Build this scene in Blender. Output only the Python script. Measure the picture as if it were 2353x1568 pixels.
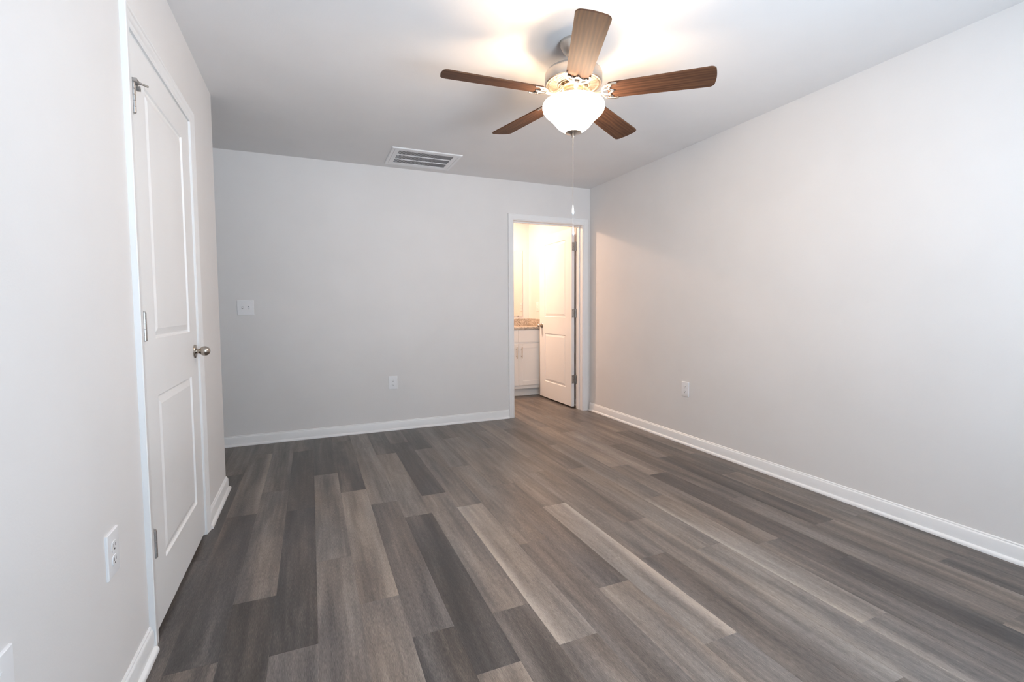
import bpy, bmesh, math, random
from mathutils import Vector, Matrix
PI = math.pi
scene = bpy.context.scene
for o in list(bpy.data.objects):
    bpy.data.objects.remove(o)
COL = scene.collection

# ------------------------------------------------------------------ room dimensions (metres)
XL, XR = -0.520, 2.848        # left and right wall faces
YB, YF = 4.532, -0.340        # back and front wall faces
YC = 3.437                    # outside corner of the left wall
H = 2.44                      # ceiling height
WT = 0.14                     # back wall thickness
BYB, BXL = 6.12, 0.95         # bathroom back wall and left wall
XF = -1.95                    # far side of the entry recess

# ------------------------------------------------------------------ camera
cd = bpy.data.cameras.new('camera')
cd.sensor_width = 36.0
cd.lens = 1093.52 / 2353.0 * 36.0
cd.shift_x = -5.442 / 2353.0
cd.shift_y = -13.224 / 2353.0
cd.clip_start = 0.02
cam = bpy.data.objects.new('camera', cd)
COL.objects.link(cam)
fwd = Vector((0.39280199, 0.91795889, -0.05529989))
rgt = Vector((0.919226, -0.39368877, -0.00571981))
upv = Vector((0.0270215, 0.04858635, 0.99845341))
m = Matrix((rgt, upv, -fwd)).transposed().to_4x4()
m.translation = Vector((0, 0, 1.13521))
cam.matrix_world = m
scene.camera = cam

# ------------------------------------------------------------------ world, daylight, exposure
scene.view_settings.view_transform = 'Standard'
scene.view_settings.look = 'None'
scene.view_settings.exposure = 0.0
scene.view_settings.gamma = 1.0
scene.view_settings.use_curve_mapping = False
scene.cycles.use_denoising = True
scene.cycles.max_bounces = 14
scene.cycles.diffuse_bounces = 8
scene.cycles.transparent_max_bounces = 12
scene.cycles.caustics_reflective = False
scene.cycles.caustics_refractive = False
scene.cycles.sample_clamp_indirect = 6.0

SKY = 8.1
DAY = 90.0          # added area lamp for window daylight, aimed up to brighten the ceiling
DAY2 = 450.0         # added area lamp further out, carries window daylight deeper into the room
FAN_UP = 15.0        # bulbs inside the glass bowl
BOWL = 74.0          # glowing frosted glass
BATH = 41.0          # bathroom ceiling lamp

world = bpy.data.worlds.new('world')
scene.world = world
world.use_nodes = True
bg = world.node_tree.nodes['Background']
bg.inputs[0].default_value = (0.82, 0.98, 1.17, 1)
bg.inputs[1].default_value = SKY

def area(name, loc, target, sx, sy, power, color):
    l = bpy.data.lights.new(name, 'AREA')
    l.shape = 'RECTANGLE'; l.size = sx; l.size_y = sy
    l.energy = power; l.color = color
    o = bpy.data.objects.new(name, l); COL.objects.link(o)
    o.location = loc
    d = Vector(target) - Vector(loc)
    o.rotation_euler = d.to_track_quat('-Z', 'Y').to_euler()
    return o
WX0, WX1, WZ0, WZ1 = 0.40, 1.96, 0.55, 2.12      # window opening in the front wall
area('daylight_fill_up', (1.32, -1.35, 0.35), (1.32, 1.2, 2.2), 3.0, 1.4, DAY, (0.60, 0.90, 1.18))
area('daylight_fill_far', (1.30, -3.00, -0.20), (1.20, 3.0, 2.0), 4.0, 2.0, DAY2, (0.99, 1.0, 1.06))

# ------------------------------------------------------------------ helpers
def link(o, parent=None):
    COL.objects.link(o)
    if parent is not None:
        o.parent = parent
    return o
def ob(name, bm, mat, parent=None, smooth=False, loc=None, rotz=None):
    me = bpy.data.meshes.new(name)
    bmesh.ops.recalc_face_normals(bm, faces=bm.faces)
    bm.to_mesh(me); bm.free()
    if mat: me.materials.append(mat)
    if smooth:
        me.polygons.foreach_set('use_smooth', [True] * len(me.polygons))
        try: me.set_sharp_from_angle(angle=math.radians(35))
        except Exception: pass
    o = bpy.data.objects.new(name, me)
    link(o, parent)
    if loc: o.location = loc
    if rotz: o.rotation_euler = (0, 0, rotz)
    return o
def tag(o, label, cat, group=None):
    o['label'] = label; o['category'] = cat
    if group: o['group'] = group
    return o
def thing(name, label, cat, loc=(0, 0, 0), rotz=0, group=None):
    o = bpy.data.objects.new(name, None); link(o)
    o.empty_display_size = 0.05
    o.location = loc; o.rotation_euler = (0, 0, rotz)
    return tag(o, label, cat, group)
def struct(name, bm, mat, smooth=False):
    o = ob(name, bm, mat, None, smooth); o['kind'] = 'structure'; return o
def box(bm, x0, x1, y0, y1, z0, z1, bev=0.0, seg=2):
    r = bmesh.ops.create_cube(bm, size=1.0)
    vs = r['verts']
    for v in vs:
        v.co = Vector((x0 if v.co.x < 0 else x1, y0 if v.co.y < 0 else y1, z0 if v.co.z < 0 else z1))
    if bev > 0:
        es = list({e for v in vs for e in v.link_edges})
        bmesh.ops.bevel(bm, geom=es, offset=bev, segments=seg, affect='EDGES', profile=0.5)
    return bm
def quad(bm, pts):
    return bm.faces.new([bm.verts.new(p) for p in pts])
def lathe(bm, prof, seg=48, axis=None, caps=True):
    """prof: list of (r, z); revolve about z (or matrix axis)"""
    M = axis or Matrix.Identity(4)
    rings = []
    for r, z in prof:
        if r < 1e-6:
            rings.append([bm.verts.new(M @ Vector((0, 0, z)))])
        else:
            rings.append([bm.verts.new(M @ Vector((r * math.cos(2 * PI * k / seg), r * math.sin(2 * PI * k / seg), z))) for k in range(seg)])
    for a, b in zip(rings, rings[1:]):
        if len(a) == 1 and len(b) == 1: continue
        for k in range(seg):
            k2 = (k + 1) % seg
            if len(a) == 1: bm.faces.new((a[0], b[k], b[k2]))
            elif len(b) == 1: bm.faces.new((a[k], b[0], a[k2]))
            else: bm.faces.new((a[k], b[k], b[k2], a[k2]))
    if caps:
        if len(rings[0]) > 1: bm.faces.new(list(reversed(rings[0])))
        if len(rings[-1]) > 1: bm.faces.new(rings[-1])
    return bm
def tube(bm, pts, rad, seg=10, flat=1.0, up=None):
    """tube along points; rad float or list; flat scales the section in the 'up' direction"""
    pts = [Vector(p) for p in pts]
    n = len(pts)
    rads = rad if isinstance(rad, (list, tuple)) else [rad] * n
    up0 = Vector(up) if up else Vector((0, 0, 1))
    rings = []
    for i, p in enumerate(pts):
        t = (pts[min(i + 1, n - 1)] - pts[max(i - 1, 0)]).normalized()
        u = up0 - t * up0.dot(t)
        if u.length < 1e-4: u = Vector((1, 0, 0)) - t * t.x
        u.normalize(); s = t.cross(u)
        rings.append([bm.verts.new(p + rads[i] * (math.cos(2 * PI * k / seg) * s + flat * math.sin(2 * PI * k / seg) * u)) for k in range(seg)])
    for a, b in zip(rings, rings[1:]):
        for k in range(seg):
            k2 = (k + 1) % seg
            bm.faces.new((a[k], a[k2], b[k2], b[k]))
    bm.faces.new(list(reversed(rings[0]))); bm.faces.new(rings[-1])
    return bm
def sweep(bm, prof, stations, close_ends=True):
    """prof: list of (d, t); stations: functions mapping (d,t)->point"""
    rings = [[bm.verts.new(f(d, t)) for d, t in prof] for f in stations]
    n = len(prof)
    for a, b in zip(rings, rings[1:]):
        for k in range(n):
            k2 = (k + 1) % n
            bm.faces.new((a[k], a[k2], b[k2], b[k]))
    if close_ends:
        bm.faces.new(list(reversed(rings[0]))); bm.faces.new(rings[-1])
    return bm

# ------------------------------------------------------------------ materials
def newmat(name):
    mt = bpy.data.materials.new(name); mt.use_nodes = True
    nt = mt.node_tree
    return mt, nt, nt.nodes['Principled BSDF']
def N(nt, typ, **kw):
    n = nt.nodes.new(typ)
    for k, v in kw.items(): setattr(n, k, v)
    return n
def ramp(nt, fac, stops):
    r = N(nt, 'ShaderNodeValToRGB')
    els = r.color_ramp.elements
    while len(els) < len(stops): els.new(0.5)
    for e, (p, c) in zip(els, stops):
        e.position = p; e.color = (c[0], c[1], c[2], 1)
    nt.links.new(fac, r.inputs[0])
    return r.outputs[0]
def math_node(nt, op, a, b):
    n = N(nt, 'ShaderNodeMath', operation=op)
    for i, v in enumerate((a, b)):
        if isinstance(v, (int, float)): n.inputs[i].default_value = v
        else: nt.links.new(v, n.inputs[i])
    return n.outputs[0]
def coords(nt, scale=(1, 1, 1)):
    tc = N(nt, 'ShaderNodeTexCoord'); mp = N(nt, 'ShaderNodeMapping')
    mp.inputs['Scale'].default_value = scale
    nt.links.new(tc.outputs['Object'], mp.inputs[0])
    return mp.outputs[0]
def noise(nt, vec, scale, detail=3, rough=0.5):
    n = N(nt, 'ShaderNodeTexNoise')
    n.inputs['Scale'].default_value = scale; n.inputs['Detail'].default_value = detail
    n.inputs['Roughness'].default_value = rough
    nt.links.new(vec, n.inputs['Vector'])
    return n.outputs['Fac']
def bump(nt, bsdf, h, strength, dist):
    b = N(nt, 'ShaderNodeBump')
    b.inputs['Strength'].default_value = strength; b.inputs['Distance'].default_value = dist
    nt.links.new(h, b.inputs['Height']); nt.links.new(b.outputs[0], bsdf.inputs['Normal'])
def paint(name, col, rough, bs=0.0, scale=260, dist=0.0008, var=0.015):
    mt, nt, b = newmat(name)
    v = coords(nt)
    f = noise(nt, v, 3.0, 2)
    c0 = [c * (1 - var) for c in col]; c1 = [min(1, c * (1 + var)) for c in col]
    nt.links.new(ramp(nt, f, [(0.3, c0), (0.7, c1)]), b.inputs['Base Color'])
    b.inputs['Roughness'].default_value = rough
    b.inputs['Specular IOR Level'].default_value = 0.35
    if bs: bump(nt, b, noise(nt, v, scale, 2), bs, dist)
    return mt
WALL = paint('wall_paint', (0.720, 0.703, 0.692), 0.62, 0.25, 170)
CEIL = paint('ceiling_paint', (0.750, 0.735, 0.730), 0.8, 0.35, 130)
TRIM = paint('trim_white_paint', (0.80, 0.80, 0.80), 0.32)
DOORM = paint('door_white_paint', (0.79, 0.785, 0.78), 0.36, 0.08, 300, 0.0004)
PLASTIC = paint('white_plastic', (0.80, 0.80, 0.81), 0.28)
CABM = paint('cabinet_white_paint', (0.80, 0.79, 0.77), 0.38)
VENTM = paint('grille_white_enamel', (0.80, 0.80, 0.81), 0.35)
DARK = paint('dark_slot', (0.03, 0.03, 0.03), 0.7)
CAVITY = paint('duct_grey', (0.10, 0.10, 0.11), 0.8)
DUCT = paint('galvanised_duct', (0.30, 0.30, 0.32), 0.7)

def metal(name, col, rough, aniso=False):
    mt, nt, b = newmat(name)
    v = coords(nt, (40, 40, 400) if aniso else (30, 30, 30))
    f = noise(nt, v, 4.0, 3)
    nt.links.new(ramp(nt, f, [(0.3, [c * 0.92 for c in col]), (0.7, col)]), b.inputs['Base Color'])
    b.inputs['Metallic'].default_value = 1.0
    b.inputs['Roughness'].default_value = rough
    return mt
NICKEL = metal('brushed_nickel', (0.62, 0.57, 0.52), 0.34, True)
HINGE = metal('satin_nickel', (0.46, 0.45, 0.44), 0.42)
KNOBM = metal('knob_nickel', (0.47, 0.42, 0.37), 0.26)
BRASSY = metal('warm_nickel_pull', (0.56, 0.46, 0.36), 0.30)
MIRROR = metal('mirror_silver', (0.93, 0.94, 0.93), 0.02)

def floor_mat():
    mt, nt, b = newmat('grey_brown_vinyl_plank')
    tone = N(nt, 'ShaderNodeAttribute', attribute_name='tone').outputs['Fac']
    seed = N(nt, 'ShaderNodeAttribute', attribute_name='seed').outputs['Fac']
    tc = N(nt, 'ShaderNodeTexCoord')
    off = N(nt, 'ShaderNodeCombineXYZ')
    nt.links.new(math_node(nt, 'MULTIPLY', seed, 37.0), off.inputs[0])
    nt.links.new(math_node(nt, 'MULTIPLY', seed, 91.0), off.inputs[1])
    add = N(nt, 'ShaderNodeVectorMath', operation='ADD')
    nt.links.new(tc.outputs['Object'], add.inputs[0]); nt.links.new(off.outputs[0], add.inputs[1])
    def mapped(sc):
        mp = N(nt, 'ShaderNodeMapping'); mp.inputs['Scale'].default_value = sc
        nt.links.new(add.outputs[0], mp.inputs[0]); return mp.outputs[0]
    broad = noise(nt, mapped((14, 1.0, 1)), 1.0, 2, 0.5)          # wide streaks along the board
    patch = noise(nt, mapped((7, 3.0, 1)), 1.0, 3, 0.6)
    # cathedral figure: distorted bands
    fig = noise(nt, mapped((9, 1.1, 1)), 1.0, 1, 0.5)
    fig = math_node(nt, 'FRACT', math_node(nt, 'MULTIPLY', fig, 9.0), 0.0)        # ring-like cathedral lines
    fig = math_node(nt, 'ABSOLUTE', math_node(nt, 'SUBTRACT', fig, 0.5), 0.0)
    pores = noise(nt, mapped((600, 42, 1)), 1.0, 3, 0.65)           # short pale grain flecks
    fib = noise(nt, mapped((70, 3.0, 1)), 1.0, 3, 0.6)
    v = math_node(nt, 'ADD', tone, math_node(nt, 'MULTIPLY', math_node(nt, 'SUBTRACT', broad, 0.5), 0.74))
    v = math_node(nt, 'ADD', v, math_node(nt, 'MULTIPLY', math_node(nt, 'SUBTRACT', patch, 0.5), 0.24))
    v = math_node(nt, 'ADD', v, math_node(nt, 'MULTIPLY', math_node(nt, 'SUBTRACT', fig, 0.25), 0.13))
    v = math_node(nt, 'ADD', v, math_node(nt, 'MULTIPLY', math_node(nt, 'SUBTRACT', fib, 0.5), 0.36))
    v = math_node(nt, 'ADD', v, math_node(nt, 'MULTIPLY', math_node(nt, 'SUBTRACT', pores, 0.5), 0.95))
    RAMP = ([(0.0, (0.034, 0.031, 0.031)), (0.25, (0.074, 0.066, 0.062)), (0.5, (0.156, 0.135, 0.121)),
                     (0.75, (0.270, 0.235, 0.207)), (1.0, (0.42, 0.368, 0.322))])
    # pale sapwood strip along one edge of certain boards
    eu = N(nt, 'ShaderNodeAttribute', attribute_name='edge').outputs['Fac']
    sx = N(nt, 'ShaderNodeSeparateXYZ'); uv = N(nt, 'ShaderNodeUVMap'); nt.links.new(uv.outputs[0], sx.inputs[0])
    dist = math_node(nt, 'ABSOLUTE', math_node(nt, 'SUBTRACT', math_node(nt, 'GREATER_THAN', eu, 0.0), sx.outputs[0]), 0.0)
    wob = math_node(nt, 'MULTIPLY', math_node(nt, 'SUBTRACT', fib, 0.5), 0.35)
    mk = N(nt, 'ShaderNodeMapRange', interpolation_type='SMOOTHSTEP')
    nt.links.new(math_node(nt, 'ADD', dist, wob), mk.inputs['Value'])
    mk.inputs['From Min'].default_value = 0.02; mk.inputs['From Max'].default_value = 0.36
    mk.inputs['To Min'].default_value = 1.0; mk.inputs['To Max'].default_value = 0.0
    v = math_node(nt, 'ADD', v, math_node(nt, 'MULTIPLY', mk.outputs[0], math_node(nt, 'ABSOLUTE', eu, 0.0)))
    c = ramp(nt, v, RAMP)
    # some boards lean brown, some grey
    t = noise(nt, mapped((5, 0.8, 1)), 1.0, 1)
    tint = ramp(nt, t, [(0.35, (1.05, 0.99, 0.94)), (0.65, (0.965, 0.99, 1.03))])
    mx = N(nt, 'ShaderNodeMix', data_type='RGBA', blend_type='MULTIPLY')
    mx.inputs['Factor'].default_value = 1.0
    nt.links.new(c, mx.inputs['A']); nt.links.new(tint, mx.inputs['B'])
    nt.links.new(mx.outputs['Result'], b.inputs['Base Color'])
    b.inputs['Roughness'].default_value = 0.37
    b.inputs['Specular IOR Level'].default_value = 0.5
    bump(nt, b, pores, 0.25, 0.0006)
    return mt
FLOORM = floor_mat()

def walnut(name, dark, mid, light):
    mt, nt, b = newmat(name)
    v = coords(nt, (2.0, 26, 26))
    n1 = noise(nt, v, 1.6, 3, 0.6)
    n2 = noise(nt, coords(nt, (14, 330, 330)), 1.0, 2)
    wv = N(nt, 'ShaderNodeTexWave', wave_type='BANDS', bands_direction='Y')
    wv.inputs['Scale'].default_value = 9.0; wv.inputs['Distortion'].default_value = 6.0
    wv.inputs['Detail'].default_value = 2.0
    nt.links.new(coords(nt, (0.25, 2.0, 1)), wv.inputs['Vector'])
    f = math_node(nt, 'ADD', math_node(nt, 'MULTIPLY', n1, 0.55), math_node(nt, 'MULTIPLY', n2, 0.2))
    f = math_node(nt, 'ADD', f, math_node(nt, 'MULTIPLY', wv.outputs['Fac'], 0.12))
    f = math_node(nt, 'ADD', f, 0.06)
    nt.links.new(ramp(nt, f, [(0.25, dark), (0.5, mid), (0.78, light)]), b.inputs['Base Color'])
    b.inputs['Roughness'].default_value = 0.55
    b.inputs['Specular IOR Level'].default_value = 0.08
    return mt
BLADEM = walnut('walnut_blade', (0.028, 0.015, 0.012), (0.082, 0.040, 0.024), (0.165, 0.083, 0.043))

def granite():
    mt, nt, b = newmat('speckled_granite')
    v = coords(nt)
    vo = N(nt, 'ShaderNodeTexVoronoi'); vo.inputs['Scale'].default_value = 230.0
    nt.links.new(v, vo.inputs['Vector'])
    sep = N(nt, 'ShaderNodeSeparateColor'); nt.links.new(vo.outputs['Color'], sep.inputs[0])
    f = math_node(nt, 'ADD', math_node(nt, 'MULTIPLY', sep.outputs[0], 0.7), math_node(nt, 'MULTIPLY', noise(nt, v, 22, 3), 0.45))
    nt.links.new(ramp(nt, f, [(0.22, (0.05, 0.04, 0.035)), (0.36, (0.22, 0.17, 0.13)), (0.52, (0.45, 0.38, 0.31)), (0.9, (0.70, 0.63, 0.55))]), b.inputs['Base Color'])
    b.inputs['Roughness'].default_value = 0.18
    return mt
GRANITE = granite()

def glow(name, col, strength):
    mt, nt, b = newmat(name)
    b.inputs['Base Color'].default_value = (0.9, 0.88, 0.84, 1)
    b.inputs['Roughness'].default_value = 0.35
    n = noise(nt, coords(nt), 9.0, 2)
    nt.links.new(ramp(nt, n, [(0.3, [c * 0.93 for c in col]), (0.7, col)]), b.inputs['Emission Color'])
    b.inputs['Emission Strength'].default_value = strength
    return mt
BOWLM = glow('frosted_glass_lit', (1.0, 0.75, 0.53), BOWL)
INNERM = paint('frosted_glass_inside', (0.80, 0.78, 0.74), 0.5)
BATHM = glow('bath_lamp_glass', (1.0, 0.72, 0.50), BATH / 20.0)

def pane_mat():
    mt, nt, b = newmat('window_glass')
    out = nt.nodes['Material Output']
    tr = N(nt, 'ShaderNodeBsdfTransparent'); gl = N(nt, 'ShaderNodeBsdfGlossy')
    gl.inputs['Roughness'].default_value = 0.02
    n = noise(nt, coords(nt), 2.0, 1)
    nt.links.new(ramp(nt, n, [(0.3, (0.95, 0.97, 0.97)), (0.7, (0.97, 0.98, 0.98))]), tr.inputs['Color'])
    mx = N(nt, 'ShaderNodeMixShader'); mx.inputs[0].default_value = 0.05
    nt.links.new(tr.outputs[0], mx.inputs[1]); nt.links.new(gl.outputs[0], mx.inputs[2])
    nt.links.new(mx.outputs[0], out.inputs['Surface'])
    return mt
PANE = pane_mat()

# ------------------------------------------------------------------ floor: individual planks with eased edges
def build_floor():
    random.seed(11)
    P0, PW, PL = -0.0055, 0.14985, 1.222
    # row: (joint offset, [(tone of boards by rising Y)]) ; board n of a row spans offset+n*PL .. +PL
    rows = {
        -4: (3.724 - 4 * PL, [.34, .34, .30, .22, .42]),
        -3: (2.960 - 3 * PL, [.34, .36, .22, .40, .34]),
        -2: (2.063 - 2 * PL, [.34, .17, .42, .38, .36]),
        -1: (1.700 - 2 * PL, [.55, .52, .20, .20, .38]),
        0: (3.490 - 3 * PL, [.50, .50, .48, .22, .35]),
        1: (1.870 - 2 * PL, [.55, .53, .56, .27, .34]),
        2: (1.602 - 2 * PL, [.30, .24, .40, .52, .44, .4]),
        3: (1.351 - 2 * PL, [.50, .58, .19, .52, .33, .4]),
        4: (1.613 - 2 * PL, [.40, .34, .52, .17, .36, .42]),
        5: (1.366 - 2 * PL, [.40, .52, .64, .46, .24, .46]),
        6: (2.045 - 2 * PL, [.40, .42, .50, .42, .40]),
        7: (1.590 - 2 * PL, [.45, .60, .38, .50, .34, .4]),
        8: (1.172 - 2 * PL, [.40, .53, .64, .46, .42, .5]),
        9: (1.708 - 2 * PL, [.40, .38, .50, .48, .40, .4]),
        10: (2.041 - 2 * PL, [.45, .52, .42, .50, .42]),
        11: (1.671 - 2 * PL, [.40, .56, .56, .34, .46, .4]),
        12: (2.252 - 3 * PL, [.40, .48, .60, .46, .40, .4]),
        13: (1.590 - 2 * PL, [.45, .40, .46, .54, .40, .4]),
        14: (1.345 - 2 * PL, [.40, .20, .24, .58, .45, .4]),
        15: (2.045 - 3 * PL, [.40, .42, .46, .36, .46, .4]),
        16: (1.616 - 2 * PL, [.40, .48, .24, .50, .36, .4]),
        17: (2.376 - 3 * PL, [.35, .36, .46, .28, .46, .4]),
        18: (1.598 - 2 * PL, [.40, .36, .40, .44, .36, .4]),
    }
    bm = bmesh.new()
    lt = bm.faces.layers.float.new('tone'); ls = bm.faces.layers.float.new('seed'); le = bm.faces.layers.float.new('edge')
    uvl = bm.loops.layers.uv.new('UVMap')
    EDGE = {(5, 2): -0.23, (8, 2): 0.24, (8, 1): 0.16, (12, 2): -0.24, (12, 3): -0.22, (12, 1): -0.2, (-3, 3): 0.24, (16, 1): 0.26, (4, 1): -0.14, (10, 1): 0.16, (1, 2): 0.12, (15, 1): -0.18, (3, 1): 0.12}
    y_lo, y_hi = -0.55, 6.30
    g, d = 0.0006, 0.00035
    r0 = int(math.floor((XF - 0.1 - P0) / PW))
    for r in range(r0, 20):
        x0, x1 = P0 + r * PW, P0 + (r + 1) * PW
        off, tones = rows.get(r, (random.uniform(-1.2, 0), [random.uniform(.2, .55) for _ in range(6)]))
        n = 0; y = off
        while y > y_lo: y -= PL; n -= 1
        while y < y_hi:
            ya, yb = max(y, y_lo), min(y + PL, y_hi)
            tone = tones[n] if 0 <= n < len(tones) else random.uniform(.3, .5)
            seed = random.random()
            a = [(x0, ya), (x1, ya), (x1, yb), (x0, yb)]
            b_ = [(x0 + g, ya + g), (x1 - g, ya + g), (x1 - g, yb - g), (x0 + g, yb - g)]
            va = [bm.verts.new((p[0], p[1], -d)) for p in a]
            vb = [bm.verts.new((p[0], p[1], 0)) for p in b_]
            fs = [bm.faces.new(vb)] + [bm.faces.new((va[k], va[(k + 1) % 4], vb[(k + 1) % 4], vb[k])) for k in range(4)]
            for f in fs:
                f[lt] = tone; f[ls] = seed; f[le] = EDGE.get((r, n), 0.0)
                for lp in f.loops: lp[uvl].uv = ((lp.vert.co.x - x0) / PW, (lp.vert.co.y - ya) / PL)
            y += PL; n += 1
    # slab under the boards
    x0, x1 = P0 + r0 * PW, P0 + 20 * PW
    vs0 = [(x0, y_lo), (x1, y_lo), (x1, y_hi), (x0, y_hi)]
    lo = [bm.verts.new((p[0], p[1], -0.05)) for p in vs0]
    hi = [bm.verts.new((p[0], p[1], -d)) for p in vs0]
    bm.faces.new(lo)
    for k in range(4): bm.faces.new((lo[k], lo[(k + 1) % 4], hi[(k + 1) % 4], hi[k]))
    me = bpy.data.meshes.new('floor')
    bm.normal_update()
    bm.to_mesh(me); bm.free()
    me.materials.append(FLOORM)
    o = bpy.data.objects.new('floor', me); link(o); o['kind'] = 'structure'
build_floor()

# ------------------------------------------------------------------ ceiling and walls
bm = bmesh.new(); box(bm, XF - 0.1, XR + 0.12, YF - 0.15, BYB + 0.12, H, H + 0.1)
struct('ceiling', bm, CEIL)

# door openings
DL0, DL1, DH = 1.946, 2.779, 2.044          # left door opening along Y (between jamb faces), head height
DB0, DB1 = 1.936, 2.756                     # bathroom opening along X
JT = 0.018                                   # jamb thickness
bm = bmesh.new()
box(bm, XL - 0.115, XL, YF - 0.12, DL0 - JT, 0, H)
box(bm, XL - 0.115, XL, DL1 + JT, YC, 0, H)
box(bm, XL - 0.115, XL, DL0 - JT, DL1 + JT, DH + JT, H)
box(bm, XF, XL - 0.115, YC - 0.115, YC, 0, H)            # return wall of the recess
struct('wall_left', bm, WALL)
bm = bmesh.new()
box(bm, XF, DB0 - JT, YB, YB + WT, 0, H)
box(bm, DB1 + JT, XR, YB, YB + WT, 0, H)
box(bm, DB0 - JT, DB1 + JT, YB, YB + WT, DH + JT, H)
struct('wall_back', bm, WALL)
bm = bmesh.new(); box(bm, XR, XR + 0.12, YF - 0.12, BYB + 0.12, 0, H); struct('wall_right', bm, WALL)
bm = bmesh.new(); box(bm, XF - 0.1, XF, YF - 0.12, YB + WT, 0, H); struct('wall_recess', bm, WALL)
bm = bmesh.new()
box(bm, XF, WX0, YF - 0.12, YF, 0, H)
box(bm, WX1, XR, YF - 0.12, YF, 0, H)
box(bm, WX0, WX1, YF - 0.12, YF, 0, WZ0)
box(bm, WX0, WX1, YF - 0.12, YF, WZ1, H)
struct('wall_front', bm, WALL)
bm = bmesh.new(); box(bm, BXL - 0.1, XR, BYB, BYB + 0.12, 0, H); struct('wall_bathroom_back', bm, WALL)
bm = bmesh.new(); box(bm, BXL - 0.1, BXL, YB + WT, BYB, 0, H); struct('wall_bathroom_left', bm, WALL)

# front window behind the camera
bm = bmesh.new()
yo = YF - 0.115
for a in ((WX0, WX0 + 0.05, WZ0, WZ1), (WX1 - 0.05, WX1, WZ0, WZ1), (WX0, WX1, WZ0, WZ0 + 0.05), (WX0, WX1, WZ1 - 0.05, WZ1),
          ((WX0 + WX1) / 2 - 0.035, (WX0 + WX1) / 2 + 0.035, WZ0, WZ1), (WX0, WX1, 1.315, 1.355)):
    box(bm, a[0], a[1], yo, yo + 0.045, a[2], a[3])
win = struct('window_1', bm, TRIM)
bm = bmesh.new(); box(bm, WX0 + 0.03, WX1 - 0.03, yo + 0.018, yo + 0.024, WZ0 + 0.03, WZ1 - 0.03); ob('pane', bm, PANE, win)
bm = bmesh.new(); box(bm, WX0 - 0.05, WX1 + 0.05, YF - 0.07, YF + 0.04, WZ0 - 0.022, WZ0, 0.004); ob('sill', bm, TRIM, win)

# ------------------------------------------------------------------ baseboards with shoe moulding
BASE = [(0, 0), (0.0255, 0), (0.0255, 0.007), (0.0235, 0.0125), (0.0195, 0.0165), (0.0125, 0.0185), (0.0125, 0.0660),
        (0.0112, 0.0690), (0.0112, 0.0725), (0.0085, 0.0765), (0.0060, 0.0790), (0.0060, 0.0835), (0.0030, 0.0870), (0, 0.0872)]
def st(p, n):   # station at plan point p, outward normal n (may be longer than 1 at a mitre)
    return lambda d, t: (p[0] + n[0] * d, p[1] + n[1] * d, t)
bm = bmesh.new()
sweep(bm, BASE, [st((XL, YF), (1, 0)), st((XL, DL0 - 0.066), (1, 0))])
sweep(bm, BASE, [st((XL, DL1 + 0.066), (1, 0)), st((XL, YC), (1, 1)), st((XF, YC), (0, 1))])
struct('baseboard_left', bm, TRIM, True)
bm = bmesh.new()
sweep(bm, BASE, [st((XF, YB), (0, -1)), st((DB0 - 0.064, YB), (0, -1))])
struct('baseboard_back', bm, TRIM, True)
bm = bmesh.new()
sweep(bm, BASE, [st((XR, YB - 0.018), (-1, 0)), st((XR, YF), (-1, 0))])
struct('baseboard_right', bm, TRIM, True)
bm = bmesh.new()
sweep(bm, BASE, [st((XR, YF), (0, 1)), st((XF, YF), (0, 1))])
struct('baseboard_front', bm, TRIM, True)
bm = bmesh.new()
sweep(bm, BASE, [st((XR, YB + WT), (-1, 0)), st((XR, 5.58), (-1, 0))])
struct('baseboard_bathroom', bm, TRIM, True)

# ------------------------------------------------------------------ door casings and jambs
CAS = [(0, 0), (0, 0.0085), (0.004, 0.0105), (0.012, 0.0115), (0.020, 0.0110), (0.023, 0.0125), (0.038, 0.0150),
       (0.043, 0.0150), (0.047, 0.0175), (0.055, 0.0175), (0.0572, 0.0155), (0.0572, 0)]
def casing(name, P, a0, a1, top, rev=0.006):
    """P(a, z, t): a along wall, t out of wall"""
    bm = bmesh.new()
    i0, i1, zt = a0 - rev, a1 + rev, top + rev
    sweep(bm, CAS, [lambda d, t: P(i0 - d, 0, t), lambda d, t: P(i0 - d, zt + d, t), lambda d, t: P(i1 + d, zt + d, t), lambda d, t: P(i1 + d, 0, t)])
    return struct(name, bm, TRIM, True)
casing('trim_1', lambda a, z, t: (XL + t, a, z), DL0, DL1, DH)
casing('trim_2', lambda a, z, t: (a, YB - t, z), DB0, DB1, DH)
casing('trim_3', lambda a, z, t: (a, YB + WT + t, z), DB0, DB1, DH)
def jamb(name, P, a0, a1, top, depth, s0, s1):
    bm = bmesh.new()
    def bx(a, b, c, d, e, f):
        p, q = P(a, c, e), P(b, d, f)
        box(bm, min(p[0], q[0]), max(p[0], q[0]), min(p[1], q[1]), max(p[1], q[1]), min(p[2], q[2]), max(p[2], q[2]), 0.0008, 1)
    bx(a0 - JT, a0, 0, top + JT, 0, depth); bx(a1, a1 + JT, 0, top + JT, 0, depth); bx(a0, a1, top, top + JT, 0, depth)
    bx(a0, a0 + 0.011, 0, top, s0, s1); bx(a1 - 0.011, a1, 0, top, s0, s1); bx(a0 + 0.011, a1 - 0.011, top - 0.011, top, s0, s1)
    return struct(name, bm, TRIM)
jamb('trim_4', lambda a, z, t: (XL - t, a, z), DL0, DL1, DH, 0.115, 0.042, 0.080)
jamb('trim_5', lambda a, z, t: (a, YB + t, z), DB0, DB1, DH, WT, 0.060, WT - 0.041)

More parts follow.
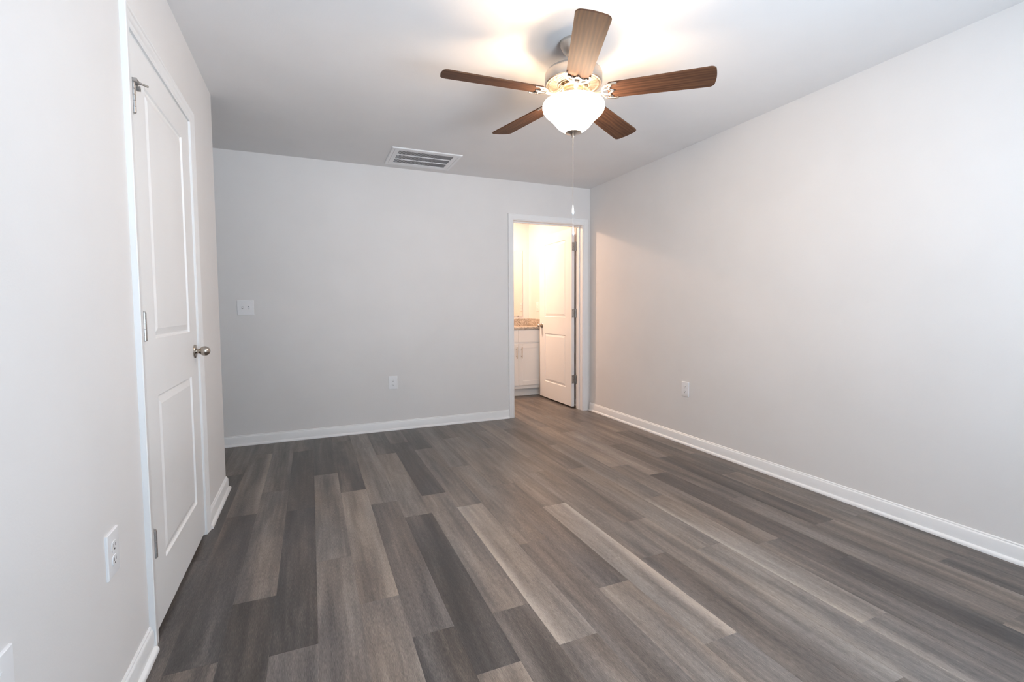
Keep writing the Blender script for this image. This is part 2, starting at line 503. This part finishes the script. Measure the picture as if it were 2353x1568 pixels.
# ------------------------------------------------------------------ doors: two-panel moulded slabs
def door_slab(w, z0, z1, t, panels):
    """front face at y=0 looking to -y, back at y=t; panels: (x0,x1,z0,z1)"""
    bm = bmesh.new()
    xs = [0, panels[0][0], panels[0][1], w]
    zs = [z0]
    for p in panels: zs += [p[2], p[3]]
    zs.append(z1)
    rings = [(0, 0), (0.004, 0.0065), (0.010, 0.0078), (0.014, 0.0070), (0.036, 0.0012), (0.039, 0.0012)]
    for side in (0, 1):
        Y = (lambda d: d) if side == 0 else (lambda d: t - d)
        for i in range(3):
            for j in range(len(zs) - 1):
                if i == 1 and j % 2 == 1:
                    a, b_, c, d_ = xs[1], xs[2], zs[j], zs[j + 1]
                    prev = None
                    for ins, dep in rings:
                        r = [bm.verts.new(q) for q in ((a + ins, Y(dep), c + ins), (b_ - ins, Y(dep), c + ins), (b_ - ins, Y(dep), d_ - ins), (a + ins, Y(dep), d_ - ins))]
                        if prev:
                            for k in range(4): bm.faces.new((prev[k], prev[(k + 1) % 4], r[(k + 1) % 4], r[k]))
                        prev = r
                    bm.faces.new(prev)
                else:
                    quad(bm, [(xs[i], Y(0), zs[j]), (xs[i + 1], Y(0), zs[j]), (xs[i + 1], Y(0), zs[j + 1]), (xs[i], Y(0), zs[j + 1])])
    quad(bm, [(0, 0, z0), (0, t, z0), (0, t, z1), (0, 0, z1)]); quad(bm, [(w, 0, z0), (w, t, z0), (w, t, z1), (w, 0, z1)])
    quad(bm, [(0, 0, z0), (w, 0, z0), (w, t, z0), (0, t, z0)]); quad(bm, [(0, 0, z1), (w, 0, z1), (w, t, z1), (0, t, z1)])
    bmesh.ops.remove_doubles(bm, verts=bm.verts, dist=1e-5)
    return bm
def knob_parts(parent, x, z, ydir, y0):
    """round knob with rosette sticking out along ydir (-1 or +1) from y0"""
    ax = Matrix.Translation((x, y0, z)) @ Matrix.Rotation(PI / 2 * (1 if ydir < 0 else -1), 4, 'X')
    bm = bmesh.new(); lathe(bm, [(0.0325, 0), (0.0325, 0.003), (0.030, 0.0065), (0.020, 0.009), (0.013, 0.011)], 40, ax)
    k = ob('rosette', bm, KNOBM, parent, True)
    bm = bmesh.new()
    prof = [(0.0110, 0.008), (0.0110, 0.016), (0.0115, 0.019)]
    for i in range(1, 15):
        a = -PI / 2 + 0.42 + (PI - 0.42) * i / 14
        prof.append((max(0.0235 * math.cos(a), 0.0), 0.042 + 0.0235 * math.sin(a)))
    prof[-1] = (0.0, 0.0655)
    lathe(bm, prof, 40, ax)
    ob('knob', bm, KNOBM, parent, True)
PAN = [(0.141, 0.672, 0.222, 0.828), (0.141, 0.672, 1.036, 1.925)]
door1 = ob('door_1', door_slab(0.813, 0.022, 2.040, 0.035, PAN), DOORM, None, False, (XL + 0.002, 1.956, 0), PI / 2)
door1['kind'] = 'structure'
knob_parts(door1, 0.813 - 0.060, 0.940, -1, 0.0)
def barrel(bm, x, y, z0, z1, r):
    n = 5; L = (z1 - z0) / n
    for i in range(n):
        lathe(bm, [(r * 0.86, z0 + i * L), (r, z0 + i * L + 0.0009), (r, z0 + (i + 1) * L - 0.0009), (r * 0.86, z0 + (i + 1) * L)], 16, Matrix.Translation((x, y, 0)))
    lathe(bm, [(0.001, z1), (r * 0.8, z1), (r * 0.8, z1 + 0.002), (0.0, z1 + 0.004)], 12, Matrix.Translation((x, y, 0)))
    lathe(bm, [(0.0, z0 - 0.003), (r * 0.8, z0 - 0.001), (r * 0.8, z0)], 12, Matrix.Translation((x, y, 0)))
for zc in (1.830, 1.083, 0.336):
    bm = bmesh.new()
    barrel(bm, -0.006, -0.0068, zc - 0.048, zc + 0.048, 0.0068)
    box(bm, -0.012, 0.012, -0.0012, 0.0012, zc - 0.048, zc + 0.048)
    h = ob('hinge', bm, HINGE, door1, True)
    if zc > 1.5:            # hinge-pin door stop
        bm = bmesh.new()
        box(bm, -0.016, 0.016, -0.020, -0.002, zc + 0.050, zc + 0.062, 0.001, 1)
        tube(bm, [(0.004, -0.012, zc + 0.056), (0.018, -0.024, zc + 0.056), (0.034, -0.038, zc + 0.056)], 0.0036, 10)
        tube(bm, [(0.010, -0.012, zc + 0.050), (0.026, -0.013, zc + 0.044)], 0.0035, 10)
        lathe(bm, [(0.0, 0), (0.0085, 0.001), (0.0085, 0.010), (0.0, 0.011)], 16, Matrix.Translation((0.026, -0.008, zc + 0.042)) @ Matrix.Rotation(PI / 2, 4, 'X'))
        ob('door_stop', bm, HINGE, h, True)

# bathroom door, swung open against the bathroom's right side
DX, DY = 2.711, 4.690
door2 = ob('door_2', door_slab(0.813, 0.018, 2.040, 0.035, PAN), DOORM, None, False, (DX, DY + 0.813, 0), -PI / 2)
door2['kind'] = 'structure'
knob_parts(door2, 0.060, 0.921, -1, 0.0); knob_parts(door2, 0.060, 0.921, 1, 0.035)
for zc in (1.831, 1.083, 0.330):
    bm = bmesh.new()
    box(bm, 0.8128, 0.8142, 0.004, 0.035, zc - 0.048, zc + 0.048)                     # leaf on the door edge
    barrel(bm, 0.822, 0.0405, zc - 0.048, zc + 0.048, 0.0062)
    box(bm, 0.823, 0.856, 0.0432, 0.0446, zc - 0.048, zc + 0.048)                     # leaf on the jamb
    h = ob('hinge', bm, HINGE, door2, True)
    for dx, dz in ((0.012, 0.034), (0.022, 0.0), (0.012, -0.034)):
        bm = bmesh.new()
        lathe(bm, [(0.0032, 0), (0.0026, 0.0008), (0.0, 0.0009)], 10, Matrix.Translation((0.8142, dx, zc + dz)) @ Matrix.Rotation(PI / 2, 4, 'Y'))
        ob('screw', bm, CAVITY, h)

# ------------------------------------------------------------------ wall plates
def plate_mesh(w, h):
    bm = bmesh.new(); box(bm, -w / 2, w / 2, -0.0062, 0, -h / 2, h / 2)
    es = [e for e in bm.edges if all(abs(v.co.y + 0.0062) < 1e-5 for v in e.verts)]
    bmesh.ops.bevel(bm, geom=es, offset=0.0042, segments=3, affect='EDGES', profile=0.6)
    return bm
def disc(bm, x, z, r, y0, y1, flat=None, seg=28):
    """short cylinder facing -y, optionally cut flat at |dz|>flat"""
    ring = []
    for k in range(seg):
        a = 2 * PI * k / seg
        zz = r * math.sin(a)
        if flat: zz = max(-flat, min(flat, zz))
        ring.append((x + r * math.cos(a), z + zz))
    lo = [bm.verts.new((p[0], y0, p[1])) for p in ring]; hi = [bm.verts.new((p[0], y1, p[1])) for p in ring]
    for k in range(seg): bm.faces.new((lo[k], lo[(k + 1) % seg], hi[(k + 1) % seg], hi[k]))
    bm.faces.new(hi); bm.faces.new(list(reversed(lo)))
def outlet(loc, rotz, label, w=0.080, h=0.124):
    t = thing('wall_outlet', label, 'outlet', loc, rotz)
    ob('plate', plate_mesh(w, h), PLASTIC, t, True)
    for s in (1, -1):
        bm = bmesh.new(); disc(bm, 0, s * 0.0195, 0.0172, -0.004, -0.0082, 0.0140)
        r = ob('receptacle', bm, PLASTIC, t, True)
        bm = bmesh.new(); zc = s * 0.0195
        box(bm, -0.0075, -0.0052, -0.0085, -0.0078, zc - 0.001, zc + 0.008)
        box(bm, 0.0052, 0.0075, -0.0085, -0.0078, zc - 0.001, zc + 0.007)
        disc(bm, 0, zc - 0.0075, 0.0028, -0.0078, -0.0085, None, 12)
        ob('slots', bm, DARK, r)
    bm = bmesh.new(); disc(bm, 0, 0, 0.0032, -0.0055, -0.0072, None, 14); ob('screw', bm, PLASTIC, t, True)
    return t
outlet((0.696, YB, 0.450), 0, 'white duplex outlet low on the back wall, left of the bathroom doorway')
outlet((XR, 3.048, 0.460), -PI / 2, 'white duplex outlet low on the long right wall')
outlet((XL, 1.605, 0.472), PI / 2, 'white duplex outlet on the left wall near the white door')
outlet((XR, 5.842, 1.162), -PI / 2, 'white outlet on the bathroom side wall above the granite counter', 0.075, 0.120)

t = thing('light_switch', 'white double toggle switch plate on the back wall at the left', 'switch', (-0.495, YB, 1.158))
ob('plate', plate_mesh(0.124, 0.124), PLASTIC, t, True)
for x, up in ((-0.023, 1), (0.023, -1)):
    bm = bmesh.new(); box(bm, x - 0.0055, x + 0.0055, -0.0066, -0.0058, -0.0125, 0.0125); s = ob('toggle_slot', bm, DUCT, t)
    bm = bmesh.new(); tube(bm, [(x, -0.004, up * -0.002), (x, -0.012, up * 0.006), (x, -0.0175, up * 0.0105)], [0.0046, 0.0042, 0.0036], 10)
    ob('toggle', bm, PLASTIC, t, True)
    for z in (0.030, -0.030):
        bm = bmesh.new(); disc(bm, x, z, 0.0030, -0.0055, -0.0072, None, 14); ob('screw', bm, PLASTIC, t, True)
t = thing('wall_plate', 'plain white wall plate cut off by the photo\'s lower left corner', 'wall plate', (XL, 1.088, 0.472), PI / 2)
ob('plate', plate_mesh(0.080, 0.124), PLASTIC, t, True)
for z in (0.030, -0.030):
    bm = bmesh.new(); disc(bm, 0, z, 0.0030, -0.0055, -0.0072, None, 14); ob('screw', bm, PLASTIC, t, True)

# ------------------------------------------------------------------ ceiling return-air grille
def grille():
    x0, x1, y0, y1 = 0.640, 1.226, 3.952, 4.414
    cx, cy = (x0 + x1) / 2, (y0 + y1) / 2
    t = thing('air_vent', 'white rectangular return air grille on the ceiling near the back wall', 'vent', (cx, cy, H))
    W2, L2 = (x1 - x0) / 2, (y1 - y0) / 2
    bm = bmesh.new()
    FR = [(0, 0), (0, -0.004), (0.004, -0.009), (0.014, -0.010), (0.022, -0.0065), (0.026, -0.0065), (0.026, 0)]
    sweep(bm, FR, [(lambda d, z, sx=sx, sy=sy: (sx * (W2 - d), sy * (L2 - d), z)) for sx, sy in ((-1, -1), (1, -1), (1, 1), (-1, 1), (-1, -1))], False)
    bmesh.ops.remove_doubles(bm, verts=bm.verts, dist=1e-5)
    ob('frame', bm, VENTM, t, True)
    # hinged face with three louvre windows
    a, b_ = W2 - 0.0285, L2 - 0.0285
    ax = a - 0.036; by = b_ - 0.034
    bar = 0.017; bh = (2 * by - 2 * bar) / 3
    bm = bmesh.new()
    zt, zb = -0.002, -0.0065
    box(bm, -a, -ax, -b_, b_, zb, zt); box(bm, ax, a, -b_, b_, zb, zt)
    box(bm, -ax, ax, -b_, -by, zb, zt); box(bm, -ax, ax, by, b_, zb, zt)
    ys = []
    y = -by
    for k in range(3):
        ys.append((y, y + bh)); y += bh
        if k < 2: box(bm, -ax, ax, y, y + bar, zb, zt); y += bar
    f = ob('face_panel', bm, VENTM, t)
    for (ya, yb) in ys:
        bm = bmesh.new()
        n = 44
        for i in range(n + 1):
            xx = -ax + 2 * ax * i / n
            # tilted blade
            quad(bm, [(xx - 0.0042, ya, -0.0060), (xx - 0.0036, ya, -0.0064), (xx - 0.0036, yb, -0.0064), (xx - 0.0042, yb, -0.0060)])
            vs = [bm.verts.new(p) for p in ((xx - 0.0040, ya, -0.0062), (xx - 0.0030, ya, -0.0062), (xx + 0.0022, ya, -0.0012), (xx + 0.0012, ya, -0.0012),
                                            (xx - 0.0040, yb, -0.0062), (xx - 0.0030, yb, -0.0062), (xx + 0.0022, yb, -0.0012), (xx + 0.0012, yb, -0.0012))]
            for q in ((0, 1, 2, 3), (4, 5, 6, 7), (0, 1, 5, 4), (1, 2, 6, 5), (2, 3, 7, 6), (3, 0, 4, 7)):
                bm.faces.new([vs[k] for k in q])
        ob('louvres', bm, VENTM, t)
    bm = bmesh.new(); box(bm, -a, a, -b_, b_, -0.0008, -0.0001); ob('duct', bm, DUCT, t)
grille()

# ------------------------------------------------------------------ ceiling fan with light
def fan():
    FX, FY = 1.2225, 2.0990
    root = thing('ceiling_fan', 'five-blade walnut and nickel ceiling fan with a lit frosted glass bowl', 'ceiling fan', (FX, FY, H))
    def L(z): return z - H
    bm = bmesh.new()
    lathe(bm, [(0.0, 0), (0.066, 0), (0.067, L(2.432)), (0.066, L(2.424)), (0.061, L(2.418)), (0.056, L(2.405)), (0.046, L(2.392)), (0.032, L(2.380)), (0.029, L(2.366)), (0.030, L(2.362)), (0.013, L(2.360))], 48)
    ob('canopy', bm, NICKEL, root, True)
    bm = bmesh.new(); lathe(bm, [(0.0125, L(2.372)), (0.0125, L(2.318)), (0.024, L(2.314)), (0.026, L(2.300))], 28); ob('downrod', bm, NICKEL, root, True)
    bm = bmesh.new()
    lathe(bm, [(0.020, L(2.318)), (0.060, L(2.310)), (0.110, L(2.303)), (0.132, L(2.297)), (0.136, L(2.291)), (0.1385, L(2.288)), (0.1405, L(2.282)), (0.1405, L(2.246)), (0.1395, L(2.238)), (0.135, L(2.234)), (0.128, L(2.234)), (0.128, L(2.250)), (0.030, L(2.250))], 64)
    ob('motor_housing', bm, NICKEL, root, True)
    # vented bottom ring: raised radial ribs on a pan
    bm = bmesh.new()
    lathe(bm, [(0.129, L(2.242)), (0.124, L(2.234)), (0.120, L(2.238)), (0.080, L(2.2365)), (0.077, L(2.230)), (0.072, L(2.230)), (0.072, L(2.249))], 64, None, False)
    n = 60
    for k in range(n):
        a = 2 * PI * k / n
        M = Matrix.Rotation(a, 4, 'Z')
        nv = len(bm.verts)
        r = bmesh.ops.create_cube(bm, size=1.0)
        for v in r['verts']:
            v.co = M @ Vector((0.083 if v.co.x < 0 else 0.117, -0.0021 if v.co.y < 0 else 0.0021, L(2.2335) if v.co.z < 0 else L(2.240)))
    ob('vent_ring', bm, NICKEL, root, True)
    bm = bmesh.new()
    lathe(bm, [(0.062, L(2.246)), (0.062, L(2.222)), (0.056, L(2.216)), (0.047, L(2.216)), (0.046, L(2.206))], 40)
    for k in range(10):
        a = 2 * PI * (k + 0.5) / 10
        lathe(bm, [(0.005, 0), (0.005, 0.004), (0.0, 0.006)], 8, Matrix.Translation((0.060 * math.cos(a), 0.060 * math.sin(a), L(2.232))) @ Matrix.Rotation(a, 4, 'Z') @ Matrix.Rotation(PI / 2, 4, 'Y'))
    ob('flywheel', bm, BRASSY, root, True)
    bm = bmesh.new(); lathe(bm, [(0.043, L(2.216)), (0.047, L(2.208)), (0.047, L(2.172)), (0.050, L(2.168)), (0.058, L(2.164)), (0.060, L(2.158)), (0.0, L(2.157))], 44)
    ob('switch_housing', bm, NICKEL, root, True)
    # blades and blade irons
    tilt = Matrix.Rotation(0.0198, 4, 'Y') @ Matrix.Rotation(0.0032, 4, 'X')
    base = Matrix.Translation((0, 0, L(2.189)))
    bm = bmesh.new()
    r0, r1, w0, w1, cr = 0.168, 0.6535, 0.0555, 0.0690, 0.026
    out = []
    def wid(x): return w0 + (w1 - w0) * (x - r0) / (r1 - r0)
    for i in range(9): out.append((r0 + 0.008 * (1 - math.cos(i / 8 * PI / 2)) if False else r0, -w0 + 2 * w0 * i / 8))
    out = [(r0 + 0.012, -w0), (r0, -w0 + 0.012), (r0, w0 - 0.012), (r0 + 0.012, w0)]
    for i in range(1, 6): x = r0 + (r1 - cr - r0) * i / 5; out.append((x, wid(x)))
    wt = wid(r1 - cr)
    for i in range(1, 9):
        a = PI / 2 * (1 - i / 8); out.append((r1 - cr + cr * math.cos(a) - 0.003, wt - cr + cr * math.sin(a)))
    for i in range(1, 8):
        y = (wt - cr) * (1 - 2 * i / 8); out.append((r1 - 0.003 + 0.004 * (1 - (y / (wt - cr)) ** 2), y))
    for i in range(0, 8):
        a = -PI / 2 * (i / 8); out.append((r1 - cr + cr * math.cos(a) - 0.003, -(wt - cr) + cr * math.sin(a)))
    for i in range(5, 0, -1): x = r0 + (r1 - cr - r0) * i / 5; out.append((x, -wid(x)))
    lo = [bm.verts.new((p[0], p[1], -0.003)) for p in out]; hi = [bm.verts.new((p[0], p[1], 0.003)) for p in out]
    bm.faces.new(list(reversed(lo))); bm.faces.new(hi)
    for k in range(len(out)):
        k2 = (k + 1) % len(out); bm.faces.new((lo[k], lo[k2], hi[k2], hi[k]))
    blade0 = ob('blade', bm, BLADEM, root)
    # iron: arm, crescent and scalloped inner web under the blade root
    bm = bmesh.new()
    zz = -0.0065
    def arc(pts, rad, n=24):
        P = [Vector(p) for p in pts]; res = []
        ext = [P[0] * 2 - P[1]] + P + [P[-1] * 2 - P[-2]]
        for i in range(len(P) - 1):
            p0, p1, p2, p3 = ext[i:i + 4]
            for s in range(6):
                u = s / 6
                res.append(0.5 * ((2 * p1) + (p2 - p0) * u + (2 * p0 - 5 * p1 + 4 * p2 - p3) * u * u + (3 * p1 - p0 - 3 * p2 + p3) * u ** 3))
        res.append(P[-1])
        tube(bm, res, rad, 10, 0.7)
    arc([(0.215, -0.053, zz), (0.190, -0.0555, zz), (0.163, -0.046, zz - .001), (0.147, -0.026, zz - .001), (0.142, 0, zz - .002),
         (0.147, 0.026, zz - .001), (0.163, 0.046, zz - .001), (0.190, 0.0555, zz), (0.215, 0.053, zz)], 0.0055)
    arc([(0.188, -0.044, zz), (0.176, -0.030, zz), (0.178, -0.012, zz), (0.195, 0.0, zz), (0.178, 0.012, zz), (0.176, 0.030, zz), (0.188, 0.044, zz)], 0.0048)
    arc([(0.146, -0.012, zz), (0.160, -0.018, zz), (0.177, -0.018, zz)], 0.0042)
    arc([(0.146, 0.012, zz), (0.160, 0.018, zz), (0.177, 0.018, zz)], 0.0042)
    arc([(0.168, -0.048, zz), (0.180, -0.044, zz), (0.189, -0.045, zz)], 0.0036)
    arc([(0.168, 0.048, zz), (0.180, 0.044, zz), (0.189, 0.045, zz)], 0.0036)
    arc([(0.053, 0, 0.034), (0.064, 0, 0.022), (0.080, 0, 0.004), (0.100, 0, -0.008), (0.124, 0, -0.011), (0.146, 0, zz - .001)], 0.0105)
    for p in ((0.178, -0.026), (0.178, 0.026), (0.194, 0.0)):
        lathe(bm, [(0.0, -0.012), (0.005, -0.011), (0.0055, -0.008), (0.0055, -0.002)], 12, Matrix.Translation((p[0], p[1], 0)))
    iron0 = ob('blade_iron', bm, NICKEL, root, True)
    phi = 3.0424
    for k in range(5):
        M = base @ tilt @ Matrix.Rotation(phi + k * 2 * PI / 5, 4, 'Z')
        if k == 0: b_, i_ = blade0, iron0
        else:
            b_ = blade0.copy(); link(b_, root); i_ = iron0.copy(); link(i_, root)
        b_.matrix_local = M @ Matrix.Rotation(-0.2013, 4, 'X')
        i_.matrix_local = M @ Matrix.Rotation(-0.2013 * 0.9, 4, 'X')
    # frosted glass bowl (bell shape, open at the top)
    bm = bmesh.new()
    outp = [(0.138, 2.152), (0.1465, 2.146), (0.1515, 2.137), (0.1525, 2.127), (0.1495, 2.114), (0.1415, 2.101), (0.129, 2.089), (0.115, 2.0775),
            (0.1045, 2.067), (0.096, 2.0565), (0.0875, 2.0455), (0.077, 2.034), (0.064, 2.0235), (0.050, 2.0145), (0.040, 2.0090), (0.020, 2.0090)]
    inn = [(max(r - 0.004, 0.012), z + 0.003) for r, z in reversed(outp)]
    lathe(bm, [(r, L(z)) for r, z in outp + inn], 64, None, False)
    gb = ob('glass_bowl', bm, BOWLM, root, True)
    gb.data.materials.append(INNERM)
    for p in gb.data.polygons:
        c = p.center; nrm = p.normal
        inward = nrm.x * c.x + nrm.y * c.y < -1e-6 or (nrm.z > 0.5 and c.z > L(2.14)) or (nrm.z > 0.6 and math.hypot(c.x, c.y) < 0.06)
        p.material_index = 1 if inward else 0
    bm = bmesh.new()
    lathe(bm, [(0.006, L(2.16)), (0.006, L(2.013)), (0.010, L(2.0095)), (0.040, L(2.0085)), (0.0405, L(2.0055)), (0.034, L(2.0035)), (0.018, L(1.9995)), (0.011, L(1.9935)), (0.0075, L(1.9895)), (0.0085, L(1.984)), (0.006, L(1.980)), (0.0, L(1.979))], 36)
    ob('finial', bm, NICKEL, root, True)
    # pull chain: beads from the finial, teardrop fob, cord and second fob
    d = -Vector((FX, FY, 0)).normalized()
    s = Vector((d.y, -d.x, 0))
    c0 = d * 0.026 + s * 0.002
    bm = bmesh.new()
    lathe(bm, [(0.0, -0.0035), (0.0035, 0), (0.0, 0.0035)], 8, Matrix.Translation((c0.x, c0.y, L(2.004))))
    z = 2.001
    while z > 1.648:
        bmesh.ops.create_icosphere(bm, subdivisions=1, radius=0.0021, matrix=Matrix.Translation((c0.x, c0.y, L(z))))
        z -= 0.0042
    ch = ob('pull_chain', bm, NICKEL, root, True)
    fob = [(0.0012, 0.0), (0.0028, -0.004), (0.0040, -0.014), (0.0058, -0.028), (0.0070, -0.037), (0.0064, -0.043), (0.0040, -0.0465), (0.0, -0.0475)]
    for zt in (1.6475, 1.5450):
        bm = bmesh.new(); lathe(bm, fob, 20, Matrix.Translation((c0.x + (0.001 if zt < 1.6 else 0), c0.y, L(zt)))); ob('chain_fob', bm, PLASTIC, ch, True)
    bm = bmesh.new(); tube(bm, [(c0.x, c0.y, L(1.602)), (c0.x + 0.001, c0.y, L(1.545))], 0.0007, 6); ob('cord', bm, PLASTIC, ch)
    # bulbs' light, shining up through the open top of the bowl
    for q in (-1, 1):
        l = bpy.data.lights.new('fan_bulb', 'POINT'); l.energy = FAN_UP; l.color = (1.0, 0.70, 0.44); l.shadow_soft_size = 0.03
        o = bpy.data.objects.new('fan_bulb', l); link(o, root)
        o.location = (q * 0.045 * s.x, q * 0.045 * s.y, L(2.072))
fan()

# ------------------------------------------------------------------ bathroom: vanity, counter, mirror, lamp
VX0, VX1, VF, VB = 1.32, XR - 0.004, 5.572, BYB - 0.002
def vanity():
    t = thing('vanity_cabinet', 'white shaker vanity cabinet under the granite counter', 'cabinet', ((VX0 + VX1) / 2, (VF + VB) / 2, 0))
    ox, oy = t.location.x, t.location.y
    def B(bm, x0, x1, y0, y1, z0, z1, bev=0.0): box(bm, x0 - ox, x1 - ox, y0 - oy, y1 - oy, z0, z1, bev, 1)
    bm = bmesh.new(); B(bm, VX0, VX1, VF, VB, 0.105, 0.872); ob('body', bm, CABM, t)
    bm = bmesh.new(); B(bm, VX0, VX1, VF + 0.073, VB, 0.0, 0.106); B(bm, VX0, VX1, VF + 0.061, VF + 0.073, 0, 0.016, 0.003); ob('toe_kick', bm, CABM, t)
    mids = 2.436; dw = 0.372
    def shaker(x0, x1, z0, z1, name, fr=0.057):
        bm = bmesh.new()
        y0, y1 = VF - 0.019, VF - 0.0005
        B(bm, x0, x0 + fr, y0, y1, z0, z1, 0.0012); B(bm, x1 - fr, x1, y0, y1, z0, z1, 0.0012)
        B(bm, x0 + fr, x1 - fr, y0, y1, z0, z0 + fr, 0.0012); B(bm, x0 + fr, x1 - fr, y0, y1, z1 - fr, z1, 0.0012)
        B(bm, x0 + fr - 0.002, x1 - fr + 0.002, y0 + 0.007, y1, z0 + fr - 0.002, z1 - fr + 0.002)
        return ob(name, bm, CABM, t)
    def handle(p, x, zc):
        bm = bmesh.new(); y = VF - 0.019
        tube(bm, [(x - ox, y - 0.028 - oy, zc - 0.074), (x - ox, y - 0.028 - oy, zc + 0.074)], 0.0052, 12, 1.0, (0, 1, 0))
        for s in (-0.048, 0.048):
            tube(bm, [(x - ox, y + 0.0005 - oy, zc + s), (x - ox, y - 0.028 - oy, zc + s)], 0.0042, 10)
        ob('handle', bm, BRASSY, p, True)
    edges = [mids - 2 * (dw + 0.003) + 0.0015, mids - dw - 0.0015, mids + 0.0015]
    for i, x0 in enumerate(edges):
        d = shaker(x0, x0 + dw, 0.150, 0.688, 'door')
        handle(d, x0 + dw - 0.032 if i % 2 else x0 + 0.036, 0.576)
        bm = bmesh.new(); B(bm, x0, x0 + dw, VF - 0.019, VF - 0.0005, 0.708, 0.862, 0.0015); ob('drawer_front', bm, CABM, t)
vanity()
def counter():
    t = thing('vanity_countertop', 'speckled granite countertop with a low backsplash on the bathroom vanity', 'countertop', ((VX0 + VX1) / 2, (VF + VB) / 2, 0.873))
    ox, oy, oz = t.location
    bm = bmesh.new(); box(bm, VX0 - 0.012 - ox, XR - 0.001 - ox, VF - 0.032 - oy, BYB - 0.001 - oy, 0, 0.030, 0.004, 2); ob('slab', bm, GRANITE, t)
    bm = bmesh.new(); box(bm, VX0 - 0.012 - ox, XR - 0.001 - ox, BYB - 0.021 - oy, BYB - 0.001 - oy, 0.0302, 0.124, 0.002, 1); ob('backsplash', bm, GRANITE, t)
    bm = bmesh.new(); box(bm, XR - 0.021 - ox, XR - 0.001 - ox, VF - 0.028 - oy, BYB - 0.0212 - oy, 0.0302, 0.124, 0.002, 1); ob('side_splash', bm, GRANITE, t)
counter()
t = thing('wall_mirror', 'frameless rectangular wall mirror above the bathroom backsplash', 'mirror', ((1.52 + 2.745) / 2, BYB, 1.033))
bm = bmesh.new(); box(bm, -0.6125, 0.6125, -0.007, -0.001, 0, 0.909, 0.0015, 1); ob('glass', bm, MIRROR, t)
for x in (-0.35, 0.545):
    bm = bmesh.new(); box(bm, x - 0.012, x + 0.012, -0.0095, -0.0005, -0.006, 0.007, 0.001, 1); ob('clip', bm, HINGE, t)
BLX, BLY = 1.96, 5.66
t = thing('ceiling_lamp', 'round flush ceiling lamp lighting the bathroom vanity', 'lamp', (BLX, BLY, H))
bm = bmesh.new(); lathe(bm, [(0.0, 0), (0.085, 0), (0.085, -0.018), (0.080, -0.022), (0.0, -0.022)], 40); ob('base', bm, NICKEL, t, True)
bm = bmesh.new(); lathe(bm, [(0.076, -0.0225), (0.076, -0.030), (0.066, -0.046), (0.045, -0.056), (0.0, -0.060)], 40); ob('shade', bm, BATHM, t, True)
l = bpy.data.lights.new('bath_bulb', 'POINT'); l.energy = BATH * 0.42; l.color = (1.0, 0.685, 0.49); l.shadow_soft_size = 0.06
o = bpy.data.objects.new('bath_bulb', l); link(o, t); o.location = (0, 0, -0.115)
l = bpy.data.lights.new('bath_downlight', 'AREA'); l.shape = 'DISK'; l.size = 0.13; l.energy = BATH * 0.95; l.color = (1.0, 0.66, 0.45)
o = bpy.data.objects.new('bath_downlight', l); link(o, t); o.location = (0, 0, -0.064)
